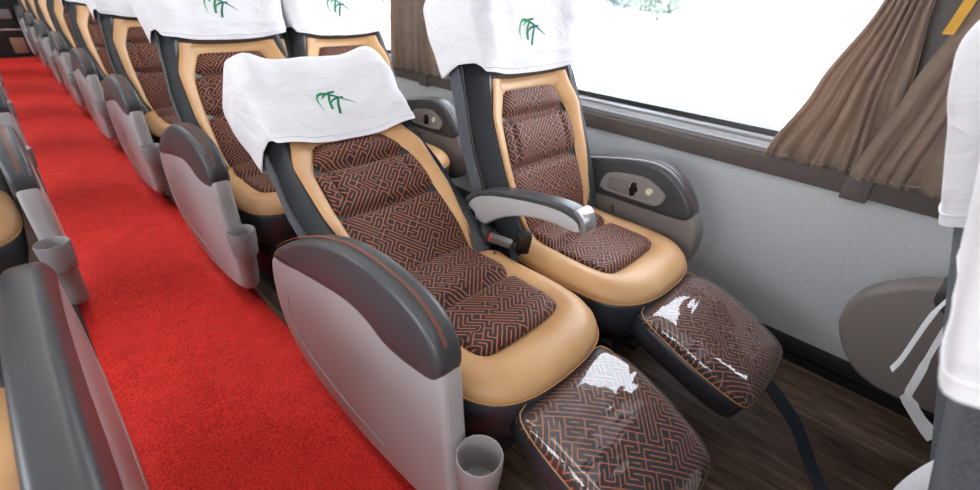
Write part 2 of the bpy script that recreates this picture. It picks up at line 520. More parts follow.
# leg rest ------------------------------------------------------------
def make_legrest(root, open_=True, film=True):
    if open_:
        y0, z0, ang, L, W = .112, .398, radians(22), .365, .172
    else:
        y0, z0, ang, L, W = .150, .335, radians(97), .27, .172
    ex = Vector((1, 0, 0)); ed = Vector((0, -cos(ang), -sin(ang))); en = Vector((0, -sin(ang), cos(ang)))
    O = Vector((0, y0, z0))
    def P(u, v, n): return O + ex * u + ed * v + en * n
    outl = [(-W, .03), (-W * 1.02, L * .5), (-W * .92, L - .03), (-W * .75, L), (W * .75, L), (W * .92, L - .03), (W * 1.02, L * .5), (W, .03), (W * .82, 0), (-W * .82, 0)]
    out = resample(chaikin(outl, 2), 80)
    bm = bmesh.new()
    prof = [(.03, -.108), (.008, -.102), (.0, -.088), (.0, -.05), (.003, -.022)]
    loft(bm, [[P(p.x, p.y, n) for p in inset(out, d)] for d, n in prof])
    leg = obj('leg_rest', bm, 'leather', root)
    # fabric top
    def topn(x, y):
        q = min(1, abs(x) / W); r = min(1, abs(y - L / 2) / (L / 2))
        return -.010 + .040 * (1 - q ** 2.6) ** .6 * (1 - r ** 4) ** .6 - 0.0
    def disc(nm, off, mat, wr=0.0, sc=1.0):
        bm = bmesh.new(); lay = bm.loops.layers.uv.verify()
        K = 34; rr = []
        cx, cy = 0, L / 2
        for k in range(K + 1):
            t = k / K; t = 1 - (1 - t) ** 1.5
            row = []
            for p in out:
                x = cx + (p.x - cx) * t * sc; y = cy + (p.y - cy) * t * sc
                rim = math.sqrt(max(0, 1 - (t ** 4.5) ** 2))
                n = -.022 + .022 * rim + (.003 if wr else .008) * (1 - (x / W) ** 2) * rim + .016 * (1 - abs(2 * y / L - 1) ** 3) * rim - .030 * max(0, (.15 - y) / .15) ** 2 + off
                if wr: n += wr * (noise.noise(Vector((x * 9, y * 14, 3.1))) + .6 * noise.noise(Vector((x * 20, y * 26, 1.7)))) * rim
                row.append((x, y, n))
            rr.append([bm.verts.new(P(*q)) for q in row]); rr[-1] = (rr[-1], row)
        n = len(out)
        for (A, a), (B_, b) in zip(rr[1:], rr[2:]):
            for i in range(n):
                j = (i + 1) % n
                fc = bm.faces.new((A[i], A[j], B_[j], B_[i]))
                for lp, q in zip(fc.loops, (a[i], a[j], b[j], b[i])): lp[lay].uv = (q[0] + 3.007, q[1] + 3)
        A, a = rr[1]
        for v in rr[0][0]: bm.verts.remove(v)
        fc = bm.faces.new(A)
        for lp, q in zip(fc.loops, a): lp[lay].uv = (q[0] + 3.007, q[1] + 3)
        return obj(nm, bm, mat, leg)
    disc('fabric_top', 0, 'maze' if open_ else 'leather')
    if film:
        disc('plastic_film', .0075, 'film', .0035, 1.012)
    bm = bmesh.new()
    pts = [P(p.x, p.y, -.022) for p in inset(out, -.001)]
    tube(bm, pts + [pts[0]], .0015, 5, cap=False)
    obj('piping', bm, 'thread', leg)
    for x in (-.09, .09):   # support arms up to the seat frame
        bm = bmesh.new(); a = P(x, .10, -.10)
        tube(bm, [a, a + Vector((0, .06, -.03)), Vector((x, .22, .225))], .011, 8)
        obj('support_arm', bm, 'under', leg)
    return leg

# side console (armrest shell) ---------------------------------------
SHELL = [(.24, .095), (.150, .12), (.135, .19), (.145, .30), (.160, .44), (.165, .53), (.20, .60), (.30, .64), (.48, .63), (.66, .575), (.83, .508), (.935, .462), (.965, .38), (.965, .27), (.925, .17), (.82, .11), (.68, .075), (.48, .068)]
PAD0 = [(.165, .520), (.150, .56), (.160, .61), (.21, .67), (.31, .698), (.44, .700), (.58, .672), (.74, .60), (.86, .52), (.915, .478), (.905, .455), (.85, .458), (.74, .49), (.60, .520), (.47, .540), (.39, .530), (.345, .505), (.29, .500), (.225, .508)]
PAD = [(y + .018 * (1 if y < .5 else 0), .45 + (z - .45) * .90) for y, z in PAD0]
WSHELL = [(.20, .27), (.165, .33), (.150, .40), (.158, .47), (.21, .53), (.35, .57), (.55, .575), (.70, .565), (.77, .545), (.82, .51), (.868, .465), (.892, .40), (.888, .335), (.84, .25), (.77, .195), (.65, .19), (.40, .22)]
WPAD = [(.75, .565), (.65, .597), (.50, .632), (.384, .652), (.30, .642), (.235, .592), (.19, .53), (.186, .490), (.225, .476), (.40, .474), (.618, .468), (.74, .480)]
def make_console(root, xo, xi, cup=True, name='side_console', mat='plastic', panel=False):
    """xo: outer face x (away from the seat), xi: inner face x"""
    sg = 1 if xi > xo else -1
    bm = bmesh.new()
    prof = resample(chaikin(WSHELL if panel else SHELL, 1 if panel else 2), 90)
    slab(bm, prof, xo, xi, .016)
    con = obj(name, bm, mat, root, angle=60)
    bm = bmesh.new()
    prof = resample(chaikin(WPAD if panel else PAD, 2), 90)
    slab(bm, prof, xo - sg * .004, xi + sg * .006, .018, 5)
    pad = obj('arm_pad', bm, 'armleather', con)
    # stitched seams running over the pad
    top = [(.156, .54), (.154, .57), (.17, .63), (.23, .682), (.31, .7015), (.44, .7035), (.58, .6755), (.74, .6035), (.88, .5185), (.93, .480)]
    top = chaikin(top, 2, closed=False)
    top = [(y + .018 * (1 if y < .5 else 0), .45 + (z - .45) * .90) for y, z in top]
    if panel: top = chaikin([(.72, .572), (.65, .5985), (.50, .6335), (.384, .6535), (.30, .6435), (.234, .593), (.189, .53)], 2, closed=False)
    for fx in ((.40, .48) if not panel else (.7,)):
        x = xo + (xi - xo) * fx
        bm = bmesh.new(); tube(bm, [(x, y, z) for y, z in top], .0010, 5)
        obj('stitching', bm, 'othread', con)
    # raised style line on the aisle face
    if not panel:
     bm = bmesh.new()
     ln = chaikin([(.86, .35), (.875, .28), (.85, .22), (.78, .18), (.60, .145), (.40, .14)], 2, closed=False)
     tube(bm, [(xo + sg * .001, y, z) for y, z in ln], .0032, 6)
     obj('style_line', bm, mat, con)
    if cup:
        cx, cy = xo + sg * .028, .092
        bm = bmesh.new(); n = 28
        def circ(r, z, dy=0): return [(cx + r * cos(2 * pi * k / n), cy + dy + r * sin(2 * pi * k / n), z) for k in range(n)]
        loft(bm, [circ(.004, .302), circ(.034, .302), circ(.0385, .35), circ(.0415, .382), circ(.043, .385), circ(.045, .385), circ(.0465, .380),
                  circ(.045, .345), circ(.0405, .295), circ(.036, .288), circ(.032, .28, .006), circ(.031, .20, .02), circ(.030, .15, .035), circ(.026, .135, .045)])
        obj('cup_holder', bm, 'cup' if mat == 'plastic' else mat, con, angle=50)
    if panel:
        X = xi + sg * .0105
        P6 = [(.548, .500), (.538, .550), (.518, .575), (.440, .590), (.371, .598), (.325, .580), (.286, .556), (.288, .530), (.306, .508), (.345, .503), (.45, .502)]
        bm = bmesh.new(); pr = resample(chaikin(P6, 1), 44)
        rings = [[(X - sg * .004, p.x, p.y) for p in inset(pr, 0)], [(X + sg * .005, p.x, p.y) for p in inset(pr, .002)], [(X + sg * .006, p.x, p.y) for p in inset(pr, .007)],
                 [(X + sg * .002, p.x, p.y) for p in inset(pr, .010)]]
        loft(bm, rings); obj('control_panel', bm, 'cup', con, angle=40)
        bm = bmesh.new(); box(bm, min(X, X + sg * .006), max(X, X + sg * .006), .43, .51, .515, .562, .002); 
        obj('recess_plate', bm, 'taupe', con, angle=40)
        bm = bmesh.new(); bmesh.ops.create_cone(bm, cap_ends=True, segments=20, radius1=.015, radius2=.012, depth=.014)
        bmesh.ops.rotate(bm, verts=bm.verts, matrix=Matrix.Rotation(pi / 2 * sg, 3, 'Y')); bmesh.ops.translate(bm, verts=bm.verts, vec=(X + sg * .010, .405, .543))
        box(bm, min(X, X + sg * .018), max(X, X + sg * .018), .398, .412, .520, .568, .003)
        obj('latch', bm, 'black', con, angle=40)
        bm = bmesh.new(); bmesh.ops.create_cone(bm, cap_ends=True, segments=24, radius1=.0135, radius2=.011, depth=.008)
        bmesh.ops.rotate(bm, verts=bm.verts, matrix=Matrix.Rotation(pi / 2 * sg, 3, 'Y')); bmesh.ops.translate(bm, verts=bm.verts, vec=(X + sg * .008, .345, .552))
        obj('round_button', bm, 'cream', con, angle=40)
        bm = bmesh.new()
        tube(bm, [(X - sg * .002, .475, .453), (X + sg * .006, .475, .455), (X + sg * .006, .467, .428)], .003, 6)
        obj('cable_hook', bm, 'black', con)
    return con

MID = [(.70, .475), (.675, .555), (.60, .600), (.46, .632), (.33, .650), (.27, .645), (.240, .610), (.262, .592), (.32, .598), (.42, .585), (.52, .548), (.60, .49), (.64, .445), (.68, .44)]
MIDTOP = [(.70, .53), (.675, .575), (.60, .613), (.46, .645), (.33, .663), (.262, .658), (.235, .628), (.233, .606), (.250, .606), (.262, .632), (.33, .642), (.46, .624), (.60, .592), (.66, .560), (.685, .52)]
def make_mid_arm(root, x):
    bm = bmesh.new(); slab(bm, resample(chaikin([(y + .025, z) for y, z in MID], 2), 60), x - .022, x + .022, .008)
    a = obj('middle_armrest', bm, 'plastic', root, angle=60)
    bm = bmesh.new(); slab(bm, resample(chaikin([(y + .025, z) for y, z in MIDTOP], 1), 60), x - .025, x + .025, .007)
    obj('arm_pad', bm, 'armleather', a, angle=60)
    bm = bmesh.new()
    cap = [(.262, .668), (.236, .650), (.226, .612), (.236, .590), (.250, .592), (.246, .618), (.252, .640), (.275, .652)]
    slab(bm, resample(chaikin([(y + .025, z) for y, z in cap], 1), 30), x - .0265, x + .0265, .004)
    obj('silver_cap', bm, 'steel', a, angle=50)
    bm = bmesh.new(); tube(bm, [(x - .024, .685, .505), (x + .045, .685, .505)], .020, 14)
    obj('hinge', bm, 'black', a, angle=50)
    return a

def make_buckle(root, loc, rz, rx, red=True, k=1.0):
    Mx = Matrix.Translation(loc) @ Matrix.Rotation(rz, 4, 'Z') @ Matrix.Rotation(rx, 4, 'X') @ Matrix.Scale(k, 4)
    bm = bmesh.new(); box(bm, -.016, .016, -.035, .035, -.010, .010, .006)
    bmesh.ops.transform(bm, matrix=Mx, verts=bm.verts)
    b = obj('seatbelt_buckle', bm, 'black' if not red else 'trim', root, angle=50)
    bm = bmesh.new(); box(bm, -.0135, .0135, -.0385, -.028, -.0085, .0085, .002) if red else box(bm, -.012, .012, -.037, -.030, -.006, .006, .002)
    bmesh.ops.transform(bm, matrix=Mx, verts=bm.verts)
    obj('release_button', bm, 'red' if red else 'black', b, angle=50)
    bm = bmesh.new()
    a = Mx @ Vector((0, .033, 0)); rings = []
    end = Vector((loc[0] + .004, loc[1] + .035, .425)) if not red else Vector((loc[0] + .012, .47, .425))
    for t in lsp(0, 1, 8):
        p = a.lerp(end, t) - Vector((0, 0, .012 * sin(pi * t)))
        rings.append([p + Vector((sx * .012, 0, sz * .0015)) for sx, sz in ((-1, -1), (1, -1), (1, 1), (-1, 1))])
    loft(bm, rings); obj('belt_webbing', bm, 'strap', b, angle=40)
    return b

def seat_thing(kind, theta=22, py=.55, pz=.40, legopen=False, film=True, mirror=False, belt=False, leg=True, mid=True):
    """kind: 'aisle' (console with cup on its left) or 'window' (console on its right, middle armrest on its left)"""
    root = thing('passenger_seat')
    B = Back(theta, py, pz)
    make_cushion(root); make_backrest(root, B); make_pedestal(root)
    if leg: make_legrest(root, legopen, film and legopen)
    if kind == 'aisle':
        make_console(root, -.318, -.262, True)
        if belt:
            make_buckle(root, (.218, .53, .478), radians(212), radians(-12), True)
            bm = bmesh.new(); tube(bm, [(.235, .66, .47), (.24, .60, .46), (.222, .565, .445)], [.03, .036, .028], 10)
            obj('belt_boot', bm, 'black', root)
    elif kind == 'window':
        make_console(root, .340, .270, False, 'wall_armrest', 'taupe', True)
        if mid: make_mid_arm(root, -.257)
        if belt: make_buckle(root, (-.262, .47, .483), radians(-42), radians(-62), False, 1.35)
    if mirror:
        for o in all_children(root):
            if o.type == 'MESH':
                for v in o.data.vertices: v.co.x = -v.co.x
                o.data.flip_normals()
    return root
def all_children(o):
    r = []
    for c in o.children: r += [c] + all_children(c)
    return r
def copy_tree(o, parent=None):
    c = o.copy(); COL.objects.link(c)
    if parent: c.parent = parent
    for ch in o.children: copy_tree(ch, c)
    return c

# headrest cover ------------------------------------------------------
CW = [(.50, .240), (.60, .245), (.70, .2565), (.78, .253), (.83, .238)]
S1 = .845
def cov_front(u, s):
    w = lerp_tab(CW, s); q = min(1, abs(u) / w)
    n = .034 + .030 * min(1, max(0, (s - .50) / .10)) + .030 * q * q * (1 - min(1, max(0, (s - .50) / .12))) + .045 * gs(q, .80, .22) * (0.35 + 0.65 * gs(s, .74, .11))       # ears
    n += .022 * gs(s, .74, .10) * (1 - q ** 3)
    return n
def make_cover(B, seed=0, S0=.540, HEM=.020, SB=.040):
    root = thing('headrest_cover')
    bm = bmesh.new(); rings = []
    rs = [S0 + (S1 - S0) * (1 - (1 - t) ** 1.4) for t in lsp(0, 1, 26)]
    nf = 44
    def sect(s, clos, off=0.0):
        w = lerp_tab(CW, s) * (0.90 + .10 * clos); ring = []
        for q in lsp(-1, 1, nf):
            u = w * sin(q * pi / 2 * .985)
            nfr = cov_front(u, s)
            side = abs(q) ** 26
            n = nfr * (1 - side * .9) - .03 * side
            e = noise.noise(Vector((u * 16, s * 22, seed * 7.3))) * .0045 + noise.noise(Vector((u * 6 + s * 11, s * 26 - u * 9, seed * 3.1 + 5))) * .006
            e += .003 * sin((s * 90 + u * 40)) * gs(abs(u), .2, .05) * gs(s, .68, .06)
            dip = -.012 * gs(q, 0, .45) * (1 - clos)
            ss = s + dip
            if s < S0 + .05: ss += HEM * q * q * (1 - (s - S0) / .05)
            if s < S0 + .06: ss += SB * max(0, (abs(q) - .82) / .18) ** 1.5 * (1 - (s - S0) / .06)
            ring.append(B.P(u, ss, -.035 + (n + .035 + e) * clos - off))
        nb = 26
        for q in lsp(1, -1, nb):
            u = w * sin(q * pi / 2 * .985) * 1.0
            e = noise.noise(Vector((u * 12, s * 16, seed * 5 + 20))) * .004
            th = .126 - .030 * abs(q) ** 12
            ring.append(B.P(u, s + (0 if s > S0 + .06 else SB * (1 - (s - S0) / .06)), -.035 + (-(th - .035) + e) * clos))
        return ring
    for s in rs:
        t = (s - .765) / (S1 - .765); clos = 1 if t <= 0 else math.sqrt(max(0, 1 - t * t))
        clos = max(clos, .06); rings.append(sect(s, clos))
    loft(bm, rings, cap0=False, cap1=True)
    cov = obj('cloth', bm, 'cloth', root)
    # hem
    bm = bmesh.new(); r0 = rings[1]
    tube(bm, [p for p in r0] + [r0[0]], .0022, 5, cap=False)
    obj('hem', bm, 'cloth', cov)
    # printed swoosh-and-double-T emblem, laid on the front surface
    bm = bmesh.new(); lay = bm.loops.layers.uv.verify()
    from mathutils.bvhtree import BVHTree
    me = cov.data; bvh = BVHTree.FromPolygons([v.co.copy() for v in me.vertices], [list(p.vertices) for p in me.polygons])
    nrm = (B.P(0, 0, 1) - B.P(0, 0, 0)).normalized()
    def put(u, s):
        o = B.P(u, s, .4); h = bvh.ray_cast(o, -nrm)
        return (h[0] if h[0] is not None else B.P(u, s, .07)) + nrm * .0012
    # strokes in emblem pixels (x right, y down), from the photographed mark
    st = [
        ([(242, 178), (232, 130), (228, 95), (236, 68), (262, 54), (300, 54), (345, 66), (400, 88), (440, 104), (480, 124), (510, 142), (540, 160)], [2, 4, 7, 9, 10, 9, 8, 7, 6, 5, 3, 1]),
        ([(272, 88), (290, 70), (320, 58), (355, 52), (396, 50)], [5, 7, 8, 8, 6]),
        ([(345, 62), (330, 90), (320, 125), (312, 180)], [9, 10, 12, 13]),
        ([(325, 132), (345, 112), (375, 100), (410, 96), (452, 94)], [4, 7, 8, 8, 6]),
        ([(405, 100), (388, 130), (372, 165), (362, 216)], [9, 10, 12, 13]),
    ]
    k = .118 / 312; LS = S0 + .115
    for pts, ws in st:
        pw = [(x, y, w) for (x, y), w in zip(pts, ws)]
        pw = chaikin(pw, 2, closed=False)
        L_, R_ = [], []
        for i, (x, y, w) in enumerate(pw):
            a = Vector(pw[max(0, i - 1)][:2]); b = Vector(pw[min(len(pw) - 1, i + 1)][:2]); d = (b - a).normalized(); nn = Vector((-d.y, d.x)) * w * .95
            for lst, sgn in ((L_, 1), (R_, -1)):
                q = Vector((x, y)) + nn * sgn
                uu, vv = (q.x - 375) * k + .004, LS - (q.y - 130) * k * 1.15
                lst.append((bm.verts.new(put(uu, vv)), (min(1, max(0, (q.x - 230) / 300)), 0)))
        for i in range(len(L_) - 1):
            fc = bm.faces.new((L_[i][0], L_[i + 1][0], R_[i + 1][0], R_[i][0]))
            for lp, q in zip(fc.loops, (L_[i][1], L_[i + 1][1], R_[i + 1][1], R_[i][1])): lp[lay].uv = q
    obj('printed_emblem', bm, 'logo', cov, recalc=False)
    return root

# ------------------------------------------------------------------ place seats
PITCH = 1.19
XA, XB, XL = .665, 1.18, -.384
B_up, B_rec = Back(22), Back(54, .60, .41)

s1 = seat_thing('aisle', 54, .60, .41, True, belt=True); s1.location = (XA, 0, 0)
tag(s1, 'reclined aisle seat in the foreground with raised film-wrapped leg rest and red belt button', 'seat', 'right-hand aisle seats')
s2 = seat_thing('window', 22, legopen=True, belt=True); s2.location = (XB, 0, 0)
tag(s2, 'upright window seat in the foreground with raised leg rest and middle armrest lowered', 'seat', 'right-hand window seats')
pa = seat_thing('aisle', 22); pw_ = seat_thing('window', 22); pl = seat_thing('aisle', 22, mirror=True)
cov_up = [make_cover(B_up, k) for k in range(3)]
cov_rec = make_cover(B_rec, 4, .494, .004, .045); cov_rec.location = (XA, 0, 0)
tag(cov_rec, 'white headrest cover with green emblem on the reclined foreground aisle seat', 'headrest cover', 'white headrest covers')

ORD = ['', 'second', 'third', 'fourth', 'fifth', 'sixth', 'seventh', 'eighth']
first = {'a': True, 'w': True, 'l': True}
def inst(key, proto, loc, label, group):
    o = proto if first.get(key) else copy_tree(proto); first[key] = False
    o.location = loc; tag(o, label, 'seat', group); return o
used = [False] * 3
def cover(k, loc, label):
    if not used[k]: o = cov_up[k]; used[k] = True
    else: o = copy_tree(cov_up[k])
    o.location = loc; tag(o, label, 'headrest cover', 'white headrest covers'); return o

cover(1, (XB, 0, 0), 'white headrest cover with green emblem on the upright foreground window seat')
for i in range(1, 8):
    y = PITCH * i; w = ORD[i]
    inst('a', pa, (XA, y, 0), f'upright aisle seat in the {w} row back on the window side of the red carpet', 'right-hand aisle seats')
    cover(i % 3, (XA, y, 0), f'white headrest cover on the right-hand aisle seat, {w} row back')
    if i < 6:
        inst('w', pw_, (XB, y, 0), f'upright window seat in the {w} row back beside the right wall', 'right-hand window seats')
        cover((i + 1) % 3, (XB, y, 0), f'white headrest cover on the right-hand window seat, {w} row back')
# row in front of the camera's right shoulder: only rears show
y = -1.18
w0 = seat_thing('window', 18.5, mid=False); w0.location = (XB, y, 0); tag(w0, 'window seat at the right picture edge seen from behind, grey felt back', 'seat', 'right-hand window seats')
c0 = make_cover(Back(18.5), 9, .520, .01, 0); c0.location = (XB, y, 0); tag(c0, 'white headrest cover hanging over the grey felt seat back at right edge', 'headrest cover', 'white headrest covers')
a0 = seat_thing('aisle', 15); a0.location = (XA, y, 0); tag(a0, 'aisle seat cut off by the right picture edge, seen from behind', 'seat', 'right-hand aisle seats')
c0 = make_cover(Back(15), 11, .530, .01, 0); c0.location = (XA, y, 0); tag(c0, 'pinkish white headrest cover cut off by the right picture edge', 'headrest cover', 'white headrest covers')
bm = bmesh.new()
ring = []
for k in range(15):
    t = k / 14; z = .50 - .34 * t; r = .012 + .062 * math.sqrt(max(0, sin(pi * min(.97, t * .8 + .04)))) 
    ring.append([(.955 + r * .8 * cos(a) * (1 + .12 * sin(3 * a + 2 * t)), -.575 + r * sin(a) * (1 + .10 * sin(4 * a + 3 * t)) , z) for a in [2 * pi * i / 28 for i in range(28)]])
loft(bm, ring)
tag(obj('cloth_bundle', bm, 'cloth'), 'bulging white cloth bundle at the bottom right corner below the seat back', 'cloth')
# left-hand rows
YL = 1.477
for i in (-1, 0, 1, 2, 3, 4, 5):
    y = YL + PITCH * i if i >= 0 else .27
    lab = 'left-hand aisle seat whose blurred grey armrest console fills the lower left corner' if i == -1 else \
          'left-hand aisle seat beside the grey cup holder at the carpet edge' if i == 0 else f'left-hand aisle seat, {[0, "first", "second", "third", "fourth", "fifth"][i]} one behind the nearest left cup holder'
    if i == -1:    # longer front-row armrest
        nl = seat_thing('aisle', 22, mirror=True); nl.location = (XL - .034, y, 0); tag(nl, lab, 'seat', 'left-hand aisle seats')
        for c in all_children(nl):
            if c.name.startswith('side_console') or c.parent.name.startswith('side_console'):
                for v in c.data.vertices: v.co.y -= .34 * max(0, min(1, (.55 - v.co.y) / .3))
    else: inst('l', pl, (XL, y, 0), lab, 'left-hand aisle seats')
    cover((i + 2) % 3, (XL if i >= 0 else XL - .034, y, 0), f'white headrest cover on the left-hand aisle seat' + (' nearest the camera' if i == -1 else ' above the left cup holder' if i == 0 else f', {[0, "first", "second", "third", "fourth", "fifth"][i]} one behind the left cup holder'))

for o in all_children(nl):
    if 0 or o.name.startswith('stitching') and o.parent.name.startswith('side_console'): bpy.data.objects.remove(o)

# ------------------------------------------------------------------ bus shell
YF, YR = -2.4, 9.35
XW, XWL = 1.71, -1.44
def struct(name, bm, mat, smooth=False, angle=None, parent=None):
    o = obj(name, bm, mat, parent, smooth=smooth, angle=angle)
    if parent is None: o['kind'] = 'structure'
    return o
bm = bmesh.new(); box(bm, XWL - .1, XW + .1, YF, YR + .1, -.06, 0); struct('floor', bm, 'wood')
# carpet runner with soft waves
bm = bmesh.new()
def f(x, y):
    return Vector((x, y, .006 + .0022 * noise.noise(Vector((x * 5, y * 3, 0)))))
V = grid(bm, f, lsp(-.112, .42, 14), lsp(YF + .05, 9.12, 240))
r = bmesh.ops.extrude_face_region(bm, geom=list(bm.faces))
for v in r['geom']:
    if isinstance(v, bmesh.types.BMVert): v.co.z = .0005
tag(obj('carpet_runner', bm, 'carpet'), 'bright red looped carpet runner along the aisle floor', 'carpet')

def wall_side(name, xw, sg):
    """sg=+1: wall to the right; windows between pillars"""
    bm = bmesh.new()
    box(bm, min(xw, xw + sg * .08), max(xw, xw + sg * .08), YF, YR, -.02, .74)
    box(bm, min(xw, xw + sg * .08), max(xw, xw + sg * .08), YF, YR, 1.62, 2.02)
    o = struct(name, bm, 'wall')
    return o
wall_side('wall_right', XW, 1); wall_side('wall_left', XWL, -1)
bm = bmesh.new(); box(bm, XWL - .1, XW + .1, YF, YR + .1, 1.98, 2.04); struct('ceiling', bm, 'ceil')
bm = bmesh.new(); box(bm, XWL - .08, XW + .08, YR, YR + .08, 0, 2.0); struct('wall_rear', bm, 'rear')
bm = bmesh.new(); box(bm, XWL - .08, XW + .08, YF - .08, YF, 0, 2.0); struct('wall_front', bm, 'trim')

def rail(name, xw, sg):
    def px(d): return xw - sg * d
    def strip(bm, prof):
        # prof list of (protrusion, z), extruded in y
        loft(bm, [[(px(d), y, z) for d, z in prof] for y in (YF, YR)])
    bm = bmesh.new(); strip(bm, [(-.01, .638), (.014, .640), (.018, .65), (.018, .695), (.012, .705), (-.01, .708)])
    t = struct('trim_' + name, bm, 'trim', True, 30)
    bm = bmesh.new(); strip(bm, [(-.01, .706), (.006, .706), (.006, .716), (-.002, .719), (-.02, .742), (-.06, .744), (-.06, .706)]); 
    struct('trim_' + name, bm, 'cup', True, 30)
    bm = bmesh.new(); strip(bm, [(-.004, .7165), (.009, .7175), (.010, .7215), (.006, .7245), (-.004, .7245)]); strip(bm, [(-.012, .741), (-.004, .742), (.0, .750), (-.004, .758), (-.012, .762), (-.03, .764), (-.03, .741)])
    struct('trim_' + name, bm, 'alu', True, 30)
    bm = bmesh.new(); strip(bm, [(-.008, .762), (-.004, .764), (-.006, .779), (-.05, .783), (-.05, .762)]); struct('trim_' + name, bm, 'black', True, 30)
    bm = bmesh.new(); strip(bm, [(0, 0), (.035, 0), (.035, .022), (.026, .026), (.026, .040), (.034, .046), (.030, .074), (.012, .082), (0, .082)])
    struct('baseboard_' + name, bm, 'black', True, 30)
rail('right', XW, 1); rail('left', XWL, -1)

# window pillars and panes
PIL = [-.62, 2.02, 4.72, 7.4]     # pillar centres
def pillars(xw, sg, nm, ys):
    for k, yc in enumerate(ys):
        h = .22 if k == 0 else .17
        bm = bmesh.new(); box(bm, min(xw - sg * .01, xw + sg * .08), max(xw - sg * .01, xw + sg * .08), yc - h, yc + h, .70, 1.66, .012)
        struct('trim_' + nm, bm, 'trim', True, 40)
    edges = [YF] + [v for yc in ys for v in (yc - .17, yc + .17)] + [YR]
    for k in range(0, len(edges), 2):
        a, b = edges[k], edges[k + 1]
        if b - a < .1: continue
        bm = bmesh.new(); box(bm, xw + sg * .045 - .002, xw + sg * .045 + .002, a - .01, b + .01, .76, 1.64)
        struct(f'window_{nm}', bm, 'glass')
pillars(XW, 1, 'right', [-.34, 2.02, 4.5, 7.0]); pillars(XWL, -1, 'left', [-.43, 2.02, 4.5, 7.0])

# clips on the right trim
for y0 in (-.18, 1.95):
    bm = bmesh.new(); box(bm, XW - .024, XW - .004, y0 - .035, y0 + .035, .628, .700, .004)
    o = obj('trim_clip', bm, 'trim', angle=40); tag(o, 'small taupe joint clip on the window rail under the ' + ('near' if y0 < 0 else 'far') + ' curtain', 'clip', 'rail clips')

# ------------------------------------------------------------------ curtains
def curtain(name, edge_a, edge_b, zb, zt, folds, label, amp=.016, seed=0, x0=1.665, ruff=True):
    """edge_a / edge_b: functions of t (0 bottom..1 top) -> y of the two vertical borders"""
    bm = bmesh.new(); nu, nv = folds * 14, 60
    def f(i, t):
        q = i / nu
        qq = q + .018 * noise.noise(Vector((q * 9, t * 2.2, seed)))
        y = edge_a(t) + (edge_b(t) - edge_a(t)) * qq
        ph = folds * 2 * pi * (q + .10 * noise.noise(Vector((q * 4, t * 1.8, seed + 4))))
        a = amp * (.75 + .8 * noise.noise(Vector((q * folds * .7, t * 1.6, seed + 9))))
        x = x0 - a * sin(ph) - .22 * a * sin(2.3 * ph + 4 * t + seed)
        g = exp(-t / .05) if ruff else 0
        x += g * .008 * sin(ph * 3.1 + 1) + .012 * g
        x -= .01 * gs(t, .16, .1) * noise.noise(Vector((q * 8, 3, seed)))
        z = zb + (zt - zb) * t + (.006 * noise.noise(Vector((q * 30, t * 3, seed))) if t < .03 else 0)
        return Vector((x, y, z))
    ts = [(k / nv) ** 1.5 for k in range(nv + 1)]
    grid(bm, f, list(range(nu + 1)), ts)
    t = thing(name, label, 'curtain', (0, 0, 0), 'window curtains')
    c = obj('curtain_cloth', bm, 'curtain', t)
    md = c.modifiers.new('thick', 'SOLIDIFY'); md.thickness = .0025
    bm = bmesh.new()
    pts = [f(i, .012) - Vector((.003, 0, 0)) for i in range(0, nu + 1, 2)]
    tube(bm, pts, .0045, 6); obj('gathered_hem', bm, 'curtain', t)
    return t
lf = lambda a, b: (lambda t: a + (b - a) * t)
pl_ = lambda tab: (lambda t: lerp_tab(tab, t))
curtain('window_curtain', pl_([(0, .092), (.25, .015), (.5, -.062), (1, -.17)]), pl_([(0, -.25), (.28, -.195), (.5, -.165), (1, -.22)]), .708, 1.62, 7, 'taupe gathered curtain leaning into the near pillar, bordering the bright window', seed=1, amp=.017)
cb = curtain('window_curtain', pl_([(0, -.15), (.28, -.195), (.5, -.235), (1, -.31)]), pl_([(0, -.50), (.5, -.46), (1, -.52)]), .708, 1.62, 6, 'taupe curtain with mustard band next to the seat back at right edge', seed=5, x0=1.640, amp=.013)
curtain('window_curtain', lf(2.235, 2.11), lf(1.74, 1.80), .700, 1.62, 6, 'far taupe curtain hanging straight behind the upright foreground seat', seed=8)
bm = bmesh.new()
loft(bm, [[(1.612 + dx, yy + dy, zz) for dx, dy in ((0, -.011), (0, .011), (.004, .011), (.004, -.011))] for yy, zz in ((-.218, 1.10), (-.236, 1.22), (-.256, 1.40))])
obj('tie_band', bm, 'orange', cb, smooth=False)

# ------------------------------------------------------------------ rear of the bus
t = thing('rear_partition', 'dark rear partition with a dusty pink panel at the carpet end', 'partition', (.2, 9.28, 0))
bm = bmesh.new(); box(bm, -.35, .125, -.05, .05, .001, .62, .01); obj('frame_panel', bm, 'rear', t, angle=40)
bm = bmesh.new(); box(bm, -.02, .13, -.065, -.048, .05, .25, .004); obj('pink_panel', bm, 'rpanel', t, angle=40)
bm = bmesh.new(); box(bm, -.30, .25, -.07, -.05, .34, .36, .004); obj('metal_strip', bm, 'steel', t, angle=40)
bm = bmesh.new(); box(bm, -.30, .10, -.09, -.05, .48, .60, .02); obj('pale_top', bm, 'taupe', t, angle=40)

